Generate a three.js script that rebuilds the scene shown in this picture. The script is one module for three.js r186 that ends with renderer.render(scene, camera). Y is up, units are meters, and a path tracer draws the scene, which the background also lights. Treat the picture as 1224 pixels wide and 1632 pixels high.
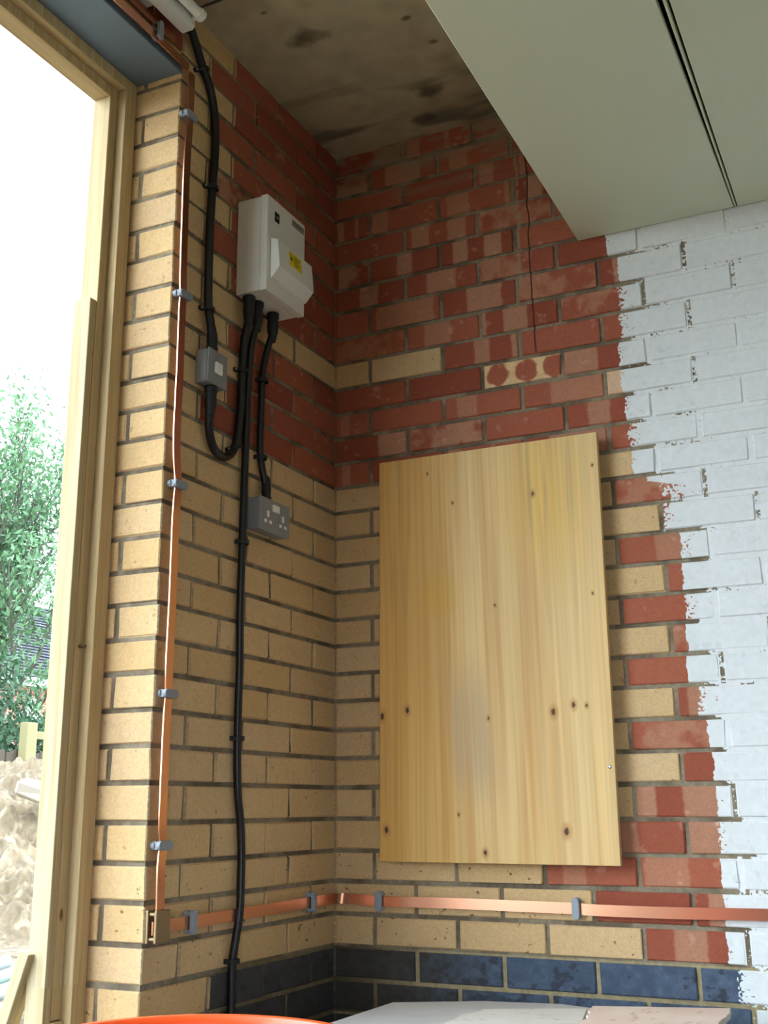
import * as THREE from 'three';
import { mergeGeometries } from 'three/addons/utils/BufferGeometryUtils.js';
import { RoundedBoxGeometry } from 'three/addons/geometries/RoundedBoxGeometry.js';

// ---------------------------------------------------------------- camera, sky, exposure
const scene = new THREE.Scene();
const renderer = new THREE.WebGLRenderer({ antialias: true });
renderer.toneMapping = THREE.LinearToneMapping;
renderer.toneMappingExposure = 1.6;
renderer.shadowMap.enabled = true;

const camera = new THREE.PerspectiveCamera(47.624, 1224 / 1632, 0.02, 200);
camera.position.set(1.4707, 0.3334, 2.8102);
camera.quaternion.setFromRotationMatrix(new THREE.Matrix4().makeBasis(
  new THREE.Vector3(0.892589, -0.003199, -0.450860),
  new THREE.Vector3(0.131216, 0.958534, 0.252974),
  new THREE.Vector3(0.431355, -0.284962, 0.855996)));
camera.setViewOffset(1224, 1632, 50.27, 80.34, 1224, 1632);   // the photograph's optical centre is a little off its middle
camera.updateProjectionMatrix();
scene.add(camera);

scene.background = new THREE.Color(0.86, 1.0, 1.12);           // bright even overcast
scene.backgroundIntensity = 6;

// ---------------------------------------------------------------- helpers
function rng(seed) { let s = seed >>> 0; return () => { s = (s + 0x6d2b79f5) >>> 0; let t = Math.imul(s ^ (s >>> 15), 1 | s); t = (t + Math.imul(t ^ (t >>> 7), 61 | t)) ^ t; return ((t ^ (t >>> 14)) >>> 0) / 4294967296; }; }
function hash(x, y, s) { let h = Math.imul(x | 0, 374761393) + Math.imul(y | 0, 668265263) + Math.imul(s | 0, 1274126177); h = Math.imul(h ^ (h >>> 13), 1274126177); return ((h ^ (h >>> 16)) >>> 0) / 4294967296; }
function noise(x, y, s = 0) {
  const xi = Math.floor(x), yi = Math.floor(y), fx = x - xi, fy = y - yi, u = fx * fx * (3 - 2 * fx), v = fy * fy * (3 - 2 * fy);
  const a = hash(xi, yi, s), b = hash(xi + 1, yi, s), c = hash(xi, yi + 1, s), d = hash(xi + 1, yi + 1, s);
  return a + (b - a) * u + (c - a) * v + (a - b - c + d) * u * v;
}
const fbm = (x, y, s, n = 3) => { let t = 0, a = 0.5, w = 0; for (let i = 0; i < n; i++) { t += a * noise(x, y, s + i * 17); w += a; x *= 2.07; y *= 2.07; a *= 0.5; } return t / w; };
const clamp = (x, a = 0, b = 1) => Math.min(b, Math.max(a, x));
const smooth = (a, b, x) => { const t = clamp((x - a) / (b - a)); return t * t * (3 - 2 * t); };
const lerp = (a, b, t) => a + (b - a) * t;
const mix3 = (a, b, t) => [lerp(a[0], b[0], t), lerp(a[1], b[1], t), lerp(a[2], b[2], t)];
const names = {};
function numbered(n) { const k = names[n] = (names[n] ?? -1) + 1; return k ? n + '_' + String(k).padStart(3, '0') : n; }
function shade(o) { o.traverse((m) => { if (m.isMesh) { m.castShadow = true; m.receiveShadow = true; } }); return o; }
function tag(o, label, category, group, kind) {
  if (label) o.userData.label = label;
  if (category) o.userData.category = category;
  if (group) o.userData.group = group;
  if (kind) o.userData.kind = kind;
  return o;
}
function mesh(name, geo, mat, parent = scene) { const m = new THREE.Mesh(geo, mat); m.name = parent === scene ? numbered(name) : name; m.castShadow = m.receiveShadow = true; parent.add(m); return m; }
function group(name, x = 0, y = 0, z = 0) { const g = new THREE.Group(); g.name = numbered(name); g.position.set(x, y, z); scene.add(g); return g; }
function box(x0, x1, y0, y1, z0, z1) { const g = new THREE.BoxGeometry(x1 - x0, y1 - y0, z1 - z0); g.translate((x0 + x1) / 2, (y0 + y1) / 2, (z0 + z1) / 2); return g; }
function rbox(x0, x1, y0, y1, z0, z1, r = 0.003, seg = 2) { const g = new RoundedBoxGeometry(x1 - x0, y1 - y0, z1 - z0, seg, r); g.translate((x0 + x1) / 2, (y0 + y1) / 2, (z0 + z1) / 2); return g; }
function merge(list) { return mergeGeometries(list.map((g) => { const n = g.index ? g.toNonIndexed() : g; for (const a of Object.keys(n.attributes)) if (!['position', 'normal', 'uv'].includes(a)) n.deleteAttribute(a); return n; })); }
// texture from a function (u metres, v metres) -> sRGB 0..255 triple
function paint(w, h, u0, u1, v0, v1, f, srgb = true) {
  const d = new Uint8Array(w * h * 4);
  for (let j = 0; j < h; j++) for (let i = 0; i < w; i++) {
    const c = f(u0 + (i + 0.5) / w * (u1 - u0), v0 + (j + 0.5) / h * (v1 - v0)), k = (j * w + i) * 4;
    d[k] = clamp(c[0], 0, 255); d[k + 1] = clamp(c[1], 0, 255); d[k + 2] = clamp(c[2], 0, 255); d[k + 3] = 255;
  }
  const t = new THREE.DataTexture(d, w, h, THREE.RGBAFormat);
  t.magFilter = THREE.LinearFilter; t.minFilter = THREE.LinearMipmapLinearFilter; t.generateMipmaps = true;
  t.wrapS = t.wrapT = THREE.RepeatWrapping; if (srgb) t.colorSpace = THREE.SRGBColorSpace;
  t.repeat.set(1 / (u1 - u0), 1 / (v1 - v0)); t.offset.set(-u0 / (u1 - u0), -v0 / (v1 - v0));
  t.needsUpdate = true; return t;
}
function grey(w, h, size, f) { return paint(w, h, 0, size, 0, size, (u, v) => { const c = 255 * f(u, v); return [c, c, c]; }, false); }
// set uv in metres by dominant normal axis
function metric(geo) {
  const g = geo, p = g.attributes.position, n = g.attributes.normal, uv = new Float32Array(p.count * 2);
  for (let i = 0; i < p.count; i++) {
    const ax = Math.abs(n.getX(i)), ay = Math.abs(n.getY(i)), az = Math.abs(n.getZ(i));
    if (ax >= ay && ax >= az) { uv[2 * i] = p.getZ(i); uv[2 * i + 1] = p.getY(i); }
    else if (ay >= az) { uv[2 * i] = p.getX(i); uv[2 * i + 1] = p.getZ(i); }
    else { uv[2 * i] = p.getX(i); uv[2 * i + 1] = p.getY(i); }
  }
  g.setAttribute('uv', new THREE.BufferAttribute(uv, 2)); return g;
}
const std = (color, roughness = 0.8, more = {}) => new THREE.MeshStandardMaterial({ color, roughness, metalness: 0, ...more });

// ---------------------------------------------------------------- brick courses
// heights of the bed joints, measured course by course (the laying is a little uneven), from the floor up
const DH = [-7, -7, -7, -4, -3, 0, -1, 3, 6, 5, 3, 4, 1, 1, -3, -2, -2, 0, -2, -5, -8, -8, -10, -9, -5, -2, 6, 6, 8, 9, 10, 8, 8, 6];
const K0 = -3, K1 = 30;
const yk = (k) => k * 0.075 + DH[k - K0] / 1000;
const FLOOR = -0.232, CEIL = 2.245;
function course(y) { for (let k = K0; k < K1; k++) if (y < yk(k + 1)) return k; return K1 - 1; }
const odd = (k) => Math.abs(k) % 2 === 1;
// running bond: joints along the back wall (x) and along the left wall (z)
const backJoint = (k, n) => (n <= 0 ? 0 : odd(k) ? 0.227 + 0.225 * (n - 1) : 0.112 + 0.225 * (n - 1));
function backBrick(k, x) { let n = 0; while (x > backJoint(k, n + 1)) n++; return n; }
const ARRIS = 0.813;
const LEFT_ODD = [0, 0.125, 0.351, 0.577, ARRIS], LEFT_EVEN = [0, 0.24, 0.466, 0.69, ARRIS];
const leftJoints = (k) => (odd(k) ? LEFT_ODD : LEFT_EVEN);
// beyond the arris the left wall turns into the reveal; u runs on past 0.813
const revJoints = (k) => (odd(k) ? [ARRIS, ARRIS + 0.107, ARRIS + 0.335] : [ARRIS, ARRIS + 0.22, ARRIS + 0.335]);

const RED = [166, 94, 68], REDD = [138, 66, 46], PALE = [188, 148, 118], YEL = [211, 178, 128], BLUE = [66, 79, 97], MORT = [136, 124, 103], CREAM = [226, 190, 150];
const WHITE = [224, 227, 226];
function backKind(k, n) {
  if (k < 0) return 'blue';
  const few = { 0: 3, 1: 2, 2: 2, 3: 2 }[k];
  if (few !== undefined) return n <= few ? 'yellow' : 'red';
  if (k <= 15) return n <= 3 ? 'yellow' : 'red';
  if (k === 18 && n === 4) return 'cream';
  if (k === 20 && n <= 1) return 'yellow';
  return 'red';
}
function leftKind(k, n) {
  if (k < 0) return n >= 3 ? 'yellow' : 'blue';
  if (k <= 15) return 'yellow';
  if (k <= 19) return n <= (k === 16 ? 2 : 2) && !(k >= 18 && n === 2 && !odd(k)) ? 'red' : 'yellow';
  if (k === 20) return 'yellow';
  return n >= 3 ? 'yellow' : 'red';
}
// light "kiss marks" where bricks touched in the kiln: list of [from, to] along the brick, 0..1
const KISS = {
  '20,2': [[0.42, 0.62], [0.9, 1]], '20,3': [], '21,1': [[0.25, 0.6]], '21,2': [[0.3, 0.6], [0, 0.08]], '21,3': [[0, 1]], '22,2': [[0.35, 0.8]], '22,1': [[0.1, 0.9]], '23,0': [[0.35, 0.62]], '23,1': [[0.3, 0.7]],
  '24,0': [[0.1, 0.95]], '24,1': [[0.4, 0.62]], '26,1': [[0.05, 0.28]], '26,2': [[0.12, 0.42], [0.9, 1]], '27,1': [], '25,1': [[0.1, 0.35], [0.6, 0.85]], '28,1': [[0.25, 0.75]], '19,3': [[0, 0.42]], '19,1': [], '19,0': [],
  '17,1': [[0, 1]], '17,0': [[0.6, 1]], '18,3': [[0.35, 1]], '17,2': [], '16,4': [], '14,4': [[0, 1]], '12,4': [[0.42, 0.85]], '10,4': [], '8,4': [], '6,4': [[0, 1]], '4,4': [[0, 0.22], [0.5, 0.86]], '3,3': [[0.3, 0.5]], '3,4': [[0, 0.7]],
  '2,3': [[0.2, 0.45]], '2,4': [[0.05, 0.5]], '1,3': [], '0,4': [[0.3, 0.62]], '9,4': [[0, 1]], '5,4': [[0.55, 0.7]], '16,3': [[0.3, 1]],
};
const CIRCLES = [[0.2, 0.5], [0.56, 0.5], [0.9, 0.5]];
// colour of a brick face at (s along 0..1, t up 0..1), wall position (u, y)
function brickColour(kind, k, n, s, t, u, y, seed, kiss) {
  const h = hash(k, n, seed), h2 = hash(k, n, seed + 5);
  const m = fbm(u * 60, y * 60, seed + 1), f = fbm(u * 260, y * 260, seed + 2, 2);
  let c;
  if (kind === 'red') {
    c = mix3(RED, REDD, clamp(h * 0.9 + (m - 0.5) * 0.5));
    const bands = kiss ?? (h2 < (seed === 23 ? 0.85 : 0.45) ? [] : h2 < 0.6 ? [[0.15 + h * 0.2, 0.4 + h * 0.2]] : h2 < 0.82 ? [[h * 0.2, 0.2 + h * 0.2], [0.6, 0.6 + 0.25 * h]] : [[0, 1]]);
    let p = 0;
    for (const [a, b] of bands) p = Math.max(p, smooth(a - 0.02, a + 0.02, s + (m - 0.5) * 0.035) * (1 - smooth(b - 0.02, b + 0.02, s + (m - 0.5) * 0.035)) * (b - a > 0.8 ? smooth(0.3, 0.65, fbm(u * 25, y * 25, seed + 9)) : 1));
    if (seed === 11 && k === 19 && n === 2) {
      p = 1; for (const [a, b] of CIRCLES) { const d = Math.hypot((s - a) * 2.9, (t - b) * 0.95); p = Math.min(p, smooth(0.34, 0.44, d + (m - 0.5) * 0.12)); }
      c = mix3(c, [222, 188, 140], p); p = 0;
    }
    c = mix3(c, PALE, p * (0.42 + 0.33 * h));
    c = mix3(c, [228, 200, 182], smooth(0.7, 0.85, fbm(u * 30 + 7, y * 38, seed + 3)) * 0.25);
  } else if (kind === 'yellow') {
    c = mix3(YEL, [196, 160, 108], clamp(h * 0.7 + (m - 0.5) * 0.9));
    c = mix3(c, [205, 176, 140], h2 * 0.5);
    c = mix3(c, [104, 78, 48], smooth(0.79, 0.86, fbm(u * 75, y * 90, seed + 4)) * (k < 3 ? 0.85 : 0.3));
  } else if (kind === 'cream') c = mix3(CREAM, [206, 168, 140], m);
  else {
    c = mix3(BLUE, [84, 98, 116], clamp(h * 0.6 + (m - 0.5) * 1.5));
    c = mix3(c, [45, 48, 58], smooth(0.6, 0.75, fbm(u * 40, y * 60, seed + 6)) * 0.7);
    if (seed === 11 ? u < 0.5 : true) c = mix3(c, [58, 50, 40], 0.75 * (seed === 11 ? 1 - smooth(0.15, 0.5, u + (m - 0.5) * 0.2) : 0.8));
  }
  const e = Math.min(s, 1 - s) * 0.215, e2 = Math.min(t, 1 - t) * 0.065, edge = Math.min(e, e2);
  const g = 1 + (f - 0.5) * 0.12 + (m - 0.5) * 0.08;
  c = c.map((v) => v * g);
  return mix3(c, MORT, (1 - smooth(0.0005, 0.003, edge + (f - 0.5) * 0.003)) * 0.6);
}
// edge of the white emulsion, one value per course, and how patchily the roller stopped there
const EDGE = { '-3': 1.02, '-2': 1.012, '-1': 0.985, 0: 0.97, 1: 0.971, 2: 0.968, 3: 0.97, 4: 0.973, 5: 0.973, 6: 0.968, 7: 0.952, 8: 0.931, 9: 0.938, 10: 0.942, 11: 0.94, 12: 0.944, 13: 0.906, 14: 0.872, 15: 0.842, 16: 0.837, 17: 0.834, 18: 0.828, 19: 0.827, 20: 0.835, 21: 0.838, 22: 0.842, 23: 0.815 };
const ROUGH = { '-1': 0.95, 0: 0.3, 1: 0.35, 2: 0.1, 3: 0.8, 4: 0.3, 5: 0.15, 6: 0.1, 7: 0.75, 8: 0.1, 9: 0.15, 10: 0.9, 11: 0.2, 12: 0.7, 13: 0.85, 14: 1.3, 15: 0.35, 16: 0.95, 17: 0.6, 18: 0.45, 19: 0.25, 20: 0.9, 21: 0.75, 22: 0.1, 23: 0.3 };
function bare(k, x, y, joint, perp) {   // 0..1: how much of the white is missing here
  if (k > 23) return x < 1.14 ? 1 : 0;
  const e = EDGE[k] ?? 0.97, d = x - e + (noise(y * 180, k, 3) - 0.5) * 0.004 + (noise(y * 60, k, 4) - 0.5) * 0.006;
  if (d < 0) return 1;
  const q = fbm(x * 190, y * 230, 41, 2), q2 = fbm(x * 60, y * 60, 47, 2);
  let p = (ROUGH[k] ?? 0.3) * Math.exp(-d / (k === 14 ? 0.06 : 0.026)) * 0.62;
  if (k === 14) { const t = (y - yk(14)) / 0.075; p *= t < 0.75 - d * 3 ? 1.5 : 0.4; }
  if (joint) {
    const low = y - yk(k) < 0.03 ? k : k + 1, len = 0.015 + 0.06 * hash(low, 3, 83);                       // a bed joint stays bare for a short run, then here and there
    if (perp) { const h = hash(k, Math.round(x / 0.112), 84); p = Math.max(p, h < 0.5 ? 0.8 * Math.exp(-d / 0.35) : 0.12); }
    else p = Math.max(p, 0.85 * (1 - smooth(len * 0.7, len * 1.5, d)), noise(x * 16, low * 7.3, 85) > 0.64 ? 0.5 * Math.exp(-d / 0.35) : 0.05);
  }
  return smooth(1 - p - 0.03, 1 - p + 0.03, lerp(q, q2, 0.25) * 1.25 - 0.12);
}
function backColour(x, y) {
  const k = course(y), n = backBrick(k, x), j0 = backJoint(k, n), j1 = backJoint(k, n + 1), ya = yk(k), yb = yk(k + 1);
  const perp = x - j0 < 0.005 && n > 0 || j1 - x < 0.005, joint = perp || y - ya < 0.0052 || yb - y < 0.0052;
  let c;
  if (joint) {
    const g = fbm(x * 120, y * 120, 61), bed = mix3(MORT, [104, 92, 74], smooth(0.4, 0.7, fbm(x * 14, y * 14, 62)));
    c = (k < 0 ? mix3(bed, [158, 142, 104], 0.8) : bed).map((v) => v * (0.86 + 0.28 * g));
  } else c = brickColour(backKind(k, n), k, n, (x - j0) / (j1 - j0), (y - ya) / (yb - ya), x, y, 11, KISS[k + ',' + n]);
  const dd = Math.min(y - ya, yb - y);
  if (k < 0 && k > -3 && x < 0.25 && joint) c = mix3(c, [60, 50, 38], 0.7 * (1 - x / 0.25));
  // cement smears and a made-good chase in the upper courses
  if (y > 1.5 && y < 2.12) {
    const w = x - 0.605 + (noise(y * 20, 1, 71) - 0.5) * 0.008;
    if (Math.abs(w) < 0.0022) c = mix3(c, [52, 30, 22], 0.8);
    if (y > 1.7 && Math.abs(w + 0.03) < 0.005 && noise(x * 90, y * 60, 72) > 0.3) c = mix3(c, [150, 138, 112], 0.7);
  }
  c = mix3(c, [150, 138, 120], smooth(0.55, 0.75, fbm(x * 9, y * 60, 73)) * smooth(1.98, 2.15, y) * 0.55);
  if (y > 2.1) c = mix3(c, [150, 140, 118], smooth(0.42, 0.6, fbm(x * 11, y * 25, 74)) * smooth(2.1, 2.2, y) * 0.7);
  const b = bare(k, x, y, joint, perp);
  if (b < 1) {
    const g = 1 + (fbm(x * 90, y * 90, 51) - 0.5) * 0.05, dirt = smooth(0.72, 0.8, fbm(x * 45, y * 45, 52)) * 0.12;
    c = mix3(mix3(WHITE, [165, 165, 165], dirt).map((v) => v * g), joint ? c.map((v) => v * 0.8) : c, b);
  }
  return c;
}
function leftColour(u, y) {
  const k = course(y), reveal = u > ARRIS, J = reveal ? revJoints(k) : leftJoints(k);
  let n = 0; while (n < J.length - 2 && u > J[n + 1]) n++;
  const ya = yk(k), yb = yk(k + 1), j0 = J[n], j1 = J[n + 1];
  const perp = (n > 0 && u - j0 < 0.005) || (n < J.length - 2 && j1 - u < 0.005), joint = perp || y - ya < 0.0052 || yb - y < 0.0052;
  if (joint) {
    const g = fbm(u * 120, y * 120, 161), bed = mix3(MORT, [104, 92, 74], smooth(0.4, 0.7, fbm(u * 14, y * 14, 162)));
    return (k < 0 && u < 0.55 ? mix3(bed, [120, 104, 74], 0.7) : bed).map((v) => v * (0.86 + 0.28 * g));
  }
  const kind = reveal ? 'yellow' : leftKind(k, n);
  return brickColour(kind, k, reveal ? 3 : n, (u - j0) / (j1 - j0), (y - ya) / (yb - ya), u, y, 23);
}
const grain = grey(512, 512, 0.12, (u, v) => { const x = u / 0.12, y = v / 0.12; const w = (a, b, s) => lerp(lerp(noise(a, b, s), noise(a - 64, b, s), x), lerp(noise(a, b - 64, s), noise(a - 64, b - 64, s), x), y); return clamp(0.25 + 0.5 * w(x * 64, y * 64, 1) + 0.25 * noise(x * 160, y * 160, 2)); });
const backMat = std(0xffffff, 0.9, { map: paint(2048, 2048, 0, 1.5, -0.3, 2.3, backColour), bumpMap: grain, bumpScale: 0.0012 });
const leftMat = std(0xffffff, 0.9, { map: paint(1280, 1792, 0, 1.15, -0.3, 2.3, leftColour), bumpMap: grain, bumpScale: 0.0012 });
const whiteMat = std(0xe0e3e2, 0.75, { bumpMap: grain, bumpScale: 0.0008 });
const uvBack = (p) => [clamp(p[0], 0.001, 1.499), p[1]];
const uvLeft = (p, nx, ny, nz) => (Math.abs(nz) > 0.7 && p[2] > 0.5 ? [clamp(ARRIS - p[0], ARRIS, 1.149), p[1]] : [clamp(p[2], 0.001, 1.149), p[1]]);
// one chamfered brick with slightly uneven corners: 44 triangles
function brickGeo(x0, x1, y0, y1, z0, z1, seed, uvOf, amp = 0.0014, ch = 0.0028) {
  const r = rng(seed), lo = [x0, y0, z0], hi = [x1, y1, z1], P = [];
  for (let c = 0; c < 8; c++) {
    const s = [c & 1 ? 1 : -1, c & 2 ? 1 : -1, c & 4 ? 1 : -1], q = s.map((v, a) => (v > 0 ? hi[a] : lo[a]) + (r() - 0.5) * 2 * amp);
    P.push([0, 1, 2].map((a) => { const p = q.map((v, b) => (b === a ? v : v - s[b] * ch)); return p; }));   // P[c][axis]: the vertex on the face of that axis
  }
  const pos = [], uv = [], nor = [];
  const tri = (a, b, c, out) => {
    const ab = b.map((v, i) => v - a[i]), ac = c.map((v, i) => v - a[i]);
    let n = [ab[1] * ac[2] - ab[2] * ac[1], ab[2] * ac[0] - ab[0] * ac[2], ab[0] * ac[1] - ab[1] * ac[0]]; const l = Math.hypot(...n) || 1; n = n.map((v) => v / l);
    let L = [a, b, c]; if (n[0] * out[0] + n[1] * out[1] + n[2] * out[2] < 0) { L = [a, c, b]; n = n.map((v) => -v); }
    for (const p of L) { pos.push(...p); nor.push(...n); uv.push(...uvOf(p, ...n)); }
  };
  const quad = (a, b, c, d, out) => { tri(a, b, c, out); tri(a, c, d, out); };
  for (let a = 0; a < 3; a++) for (const s of [0, 1]) {       // six faces
    const b = (a + 1) % 3, d = (a + 2) % 3, id = (i, j) => (s << a) | (i << b) | (j << d), out = [0, 0, 0]; out[a] = s ? 1 : -1;
    quad(P[id(0, 0)][a], P[id(1, 0)][a], P[id(1, 1)][a], P[id(0, 1)][a], out);
  }
  for (let a = 0; a < 3; a++) for (const i of [0, 1]) for (const j of [0, 1]) {   // twelve chamfers along axis a
    const b = (a + 1) % 3, d = (a + 2) % 3, c0 = (i << b) | (j << d), c1 = c0 | (1 << a), out = [0, 0, 0]; out[b] = i ? 1 : -1; out[d] = j ? 1 : -1;
    quad(P[c0][b], P[c1][b], P[c1][d], P[c0][d], out);
  }
  for (let c = 0; c < 8; c++) tri(P[c][0], P[c][1], P[c][2], [c & 1 ? 1 : -1, c & 2 ? 1 : -1, c & 4 ? 1 : -1]);
  const g = new THREE.BufferGeometry();
  g.setAttribute('position', new THREE.Float32BufferAttribute(pos, 3)); g.setAttribute('normal', new THREE.Float32BufferAttribute(nor, 3)); g.setAttribute('uv', new THREE.Float32BufferAttribute(uv, 2));
  return g;
}
function mapUv(g, f) { const p = g.attributes.position, n = g.attributes.normal, a = new Float32Array(p.count * 2); for (let i = 0; i < p.count; i++) { const [u, v] = f([p.getX(i), p.getY(i), p.getZ(i)], n.getX(i), n.getY(i), n.getZ(i)); a[2 * i] = u; a[2 * i + 1] = v; } g.setAttribute('uv', new THREE.BufferAttribute(a, 2)); return g; }

// ---------------------------------------------------------------- the room
const ROOM_X = 3.7, ROOM_Z = 4.3, J = 0.0045;     // J: how deep the joints lie behind the brick faces
{
  const wall = tag(group('wall_back'), null, null, null, 'structure');
  mesh('mortar', mapUv(box(0, 1.5, FLOOR - 0.2, CEIL + 0.2, -0.25, -J), uvBack), backMat, wall);
  mesh('mortar', mapUv(box(-0.35, -0.0005, FLOOR - 0.2, CEIL + 0.2, -0.25, -J), uvBack), backMat, wall);
  mesh('painted_mortar', box(1.5, ROOM_X + 0.3, FLOOR - 0.2, CEIL + 0.2, -0.25, -0.002), whiteMat, wall);
  mesh('painted_mortar', mapUv(box(1.0, 1.5, FLOOR - 0.2, 1.8, -0.05, -0.002), uvBack), backMat, wall);
  const rest = [];
  for (let k = K0; k < K1; k++) for (let n = 0; n < 18; n++) {
    const a = backJoint(k, n) + (n ? 0.0055 : 0.004), b = backJoint(k, n + 1) - 0.0055; if (a > ROOM_X) continue;
    const painted = a > 0.99, proud = painted ? hash(k, n, 91) * 0.0018 : hash(k, n, 91) * 0.003 - 0.001;
    const g = brickGeo(a, Math.min(b, ROOM_X), yk(k) + 0.0052, yk(k + 1) - 0.0052, -0.06, proud, 1000 + k * 40 + n, uvBack, painted ? 0.0006 : 0.0016, painted ? 0.003 : 0.0028);
        if (b > 1.5) { rest.push(g); continue; }
    mesh('brick', g, backMat, wall);
  }
  const m = mesh('painted_brickwork', merge(rest), whiteMat, wall); m.userData.kind = 'stuff';
}
{
  const wall = tag(group('wall_left'), null, null, null, 'structure');
  mesh('mortar', mapUv(box(-0.212, -J, FLOOR - 0.2, 2.06, 0, ARRIS - J), uvLeft), leftMat, wall);
  mesh('mortar', mapUv(box(-0.212, -J, 2.0605, CEIL + 0.2, 0, ARRIS), uvLeft), leftMat, wall);
  mesh('mortar', mapUv(box(-0.212, -J, 2.0605, CEIL + 0.2, ARRIS + 0.0005, ROOM_Z), () => [0.3, 1.4995]), leftMat, wall);
  mesh('mortar', mapUv(box(-0.212, -J, FLOOR - 0.2, 2.06, 3.3, ROOM_Z), () => [0.3, 1.4995]), leftMat, wall);
  for (let k = K0; k < 30; k++) {
    const L = leftJoints(k), R = revJoints(k), y0 = yk(k) + 0.0052, y1 = Math.min(yk(k + 1) - 0.0052, CEIL + 0.02);
    for (let n = 0; n < 4; n++) {
      const last = n === 3 && k < 28, z0 = L[n] + (n ? 0.005 : 0.003), z1 = last ? ARRIS : L[n + 1] - 0.005, proud = hash(k, n, 93) * 0.003 - 0.001;
      const back = last ? -Math.min(R[1] - ARRIS - 0.005, 0.21) : -0.06;                                        // a quoin shows two faces
      mesh('brick', brickGeo(back, proud, y0, y1, z0, z1 + (last ? (hash(k, n, 95) - 0.5) * 0.003 : 0), 5000 + k * 10 + n, uvLeft, 0.0016), leftMat, wall);
    }
    if (k < 28) mesh('brick', brickGeo(-0.212, -(R[1] - ARRIS + 0.005), y0, y1, ARRIS - 0.06, ARRIS + hash(k, 9, 94) * 0.002 - 0.001, 7000 + k, uvLeft, 0.0016), leftMat, wall);
  }
  for (let k = 28; k < 30; k++) for (let n = 0; n < 9; n++) {                                     // above the opening
    const z0 = ARRIS + 0.005 + n * 0.225 + (odd(k) ? 0 : -0.11), z1 = z0 + 0.215;
    mesh('brick', brickGeo(-0.06, 0.001, yk(k) + 0.0052, Math.min(yk(k + 1) - 0.0052, CEIL + 0.02), Math.max(z0, ARRIS + 0.002), z1, 8000 + k * 10 + n, (p, nx, ny, nz) => [0.2 + (p[2] % 0.36), p[1]]), leftMat, wall);
  }
}
const concreteTex = paint(1024, 1024, -0.2, 2.2, -0.2, 2.2, (x, z) => {
  const a = fbm(x * 3, z * 3, 201), b = fbm(x * 22, z * 22, 202), c0 = [178, 166, 138];
  let c = mix3(c0, [146, 130, 100], smooth(0.35, 0.7, a)).map((v) => v * (0.92 + 0.16 * b));
  c = mix3(c, [92, 88, 72], smooth(0.5, 0.75, fbm(x * 5, z * 16, 203)) * (1 - smooth(0.1, 0.45, z)) * 0.75);          // damp staining near the back wall
  for (const [px, pz, r] of [[0.4, 0.2, 0.04], [0.33, 0.09, 0.035], [0.2, 0.56, 0.05], [0.47, 0.52, 0.012], [0.5, 0.4, 0.014], [0.16, 0.7, 0.01]]) c = mix3(c, [70, 64, 50], (1 - smooth(r * 0.2, r, Math.hypot((x - px) * 0.7, z - pz) + (b - 0.5) * r)) * 0.7);
  if (Math.abs(z - 0.79 - (x * 0.02)) < 0.004) c = [60, 52, 42];
  return c;
});
const concrete = std(0xffffff, 0.9, { map: concreteTex, bumpMap: grain, bumpScale: 0.001 });
tag(mesh('ceiling', metric(box(-0.4, ROOM_X + 0.4, CEIL, CEIL + 0.2, -0.3, ROOM_Z + 0.4)), concrete), null, null, null, 'structure');
const floorMat = std(0xffffff, 0.95, { map: paint(512, 512, 0, 2, 0, 2, (x, z) => { const a = fbm(x * 8, z * 8, 211), b = fbm(x * 60, z * 60, 212); return mix3([96, 86, 72], [60, 52, 42], a).map((v) => v * (0.8 + 0.4 * b)); }), bumpMap: grain, bumpScale: 0.002 });
const roomMat = std(0x6a6052, 0.9);
tag(mesh('floor', metric(box(-0.35, ROOM_X + 0.4, FLOOR - 0.2, FLOOR, -0.3, ROOM_Z + 0.4)), floorMat), null, null, null, 'structure');
{
  const w = tag(group('wall_right'), null, null, null, 'structure');
  mesh('blockwork', box(ROOM_X, ROOM_X + 0.3, FLOOR - 0.2, CEIL + 0.2, -0.25, ROOM_Z), roomMat, w);
  const f = tag(group('wall_front'), null, null, null, 'structure');          // behind the camera
  mesh('blockwork', box(-0.3, 1.5, FLOOR - 0.2, CEIL + 0.2, ROOM_Z, ROOM_Z + 0.3), roomMat, f);   // with the doorway that lets in more daylight
  mesh('blockwork', box(3.1, ROOM_X + 0.3, FLOOR - 0.2, CEIL + 0.2, ROOM_Z, ROOM_Z + 0.3), roomMat, f);
  mesh('blockwork', box(1.5, 3.1, 1.4, CEIL + 0.2, ROOM_Z, ROOM_Z + 0.3), roomMat, f);
}
const galv = std(0x75899c, 0.45, { metalness: 0.35, bumpMap: grain, bumpScale: 0.0004 });
{
  const l = tag(group('lintel'), 'galvanised steel lintel spanning the door opening above the brick pier', null, null, 'structure');
  mesh('soffit_plate', rbox(-0.2, 0.0, 2.052, 2.0602, ARRIS - 0.1, 3.4, 0.002), galv, l);
  mesh('upstand', rbox(-0.006, -0.002, 2.056, 2.085, ARRIS - 0.002, 3.4, 0.001), galv, l);
}
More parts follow.
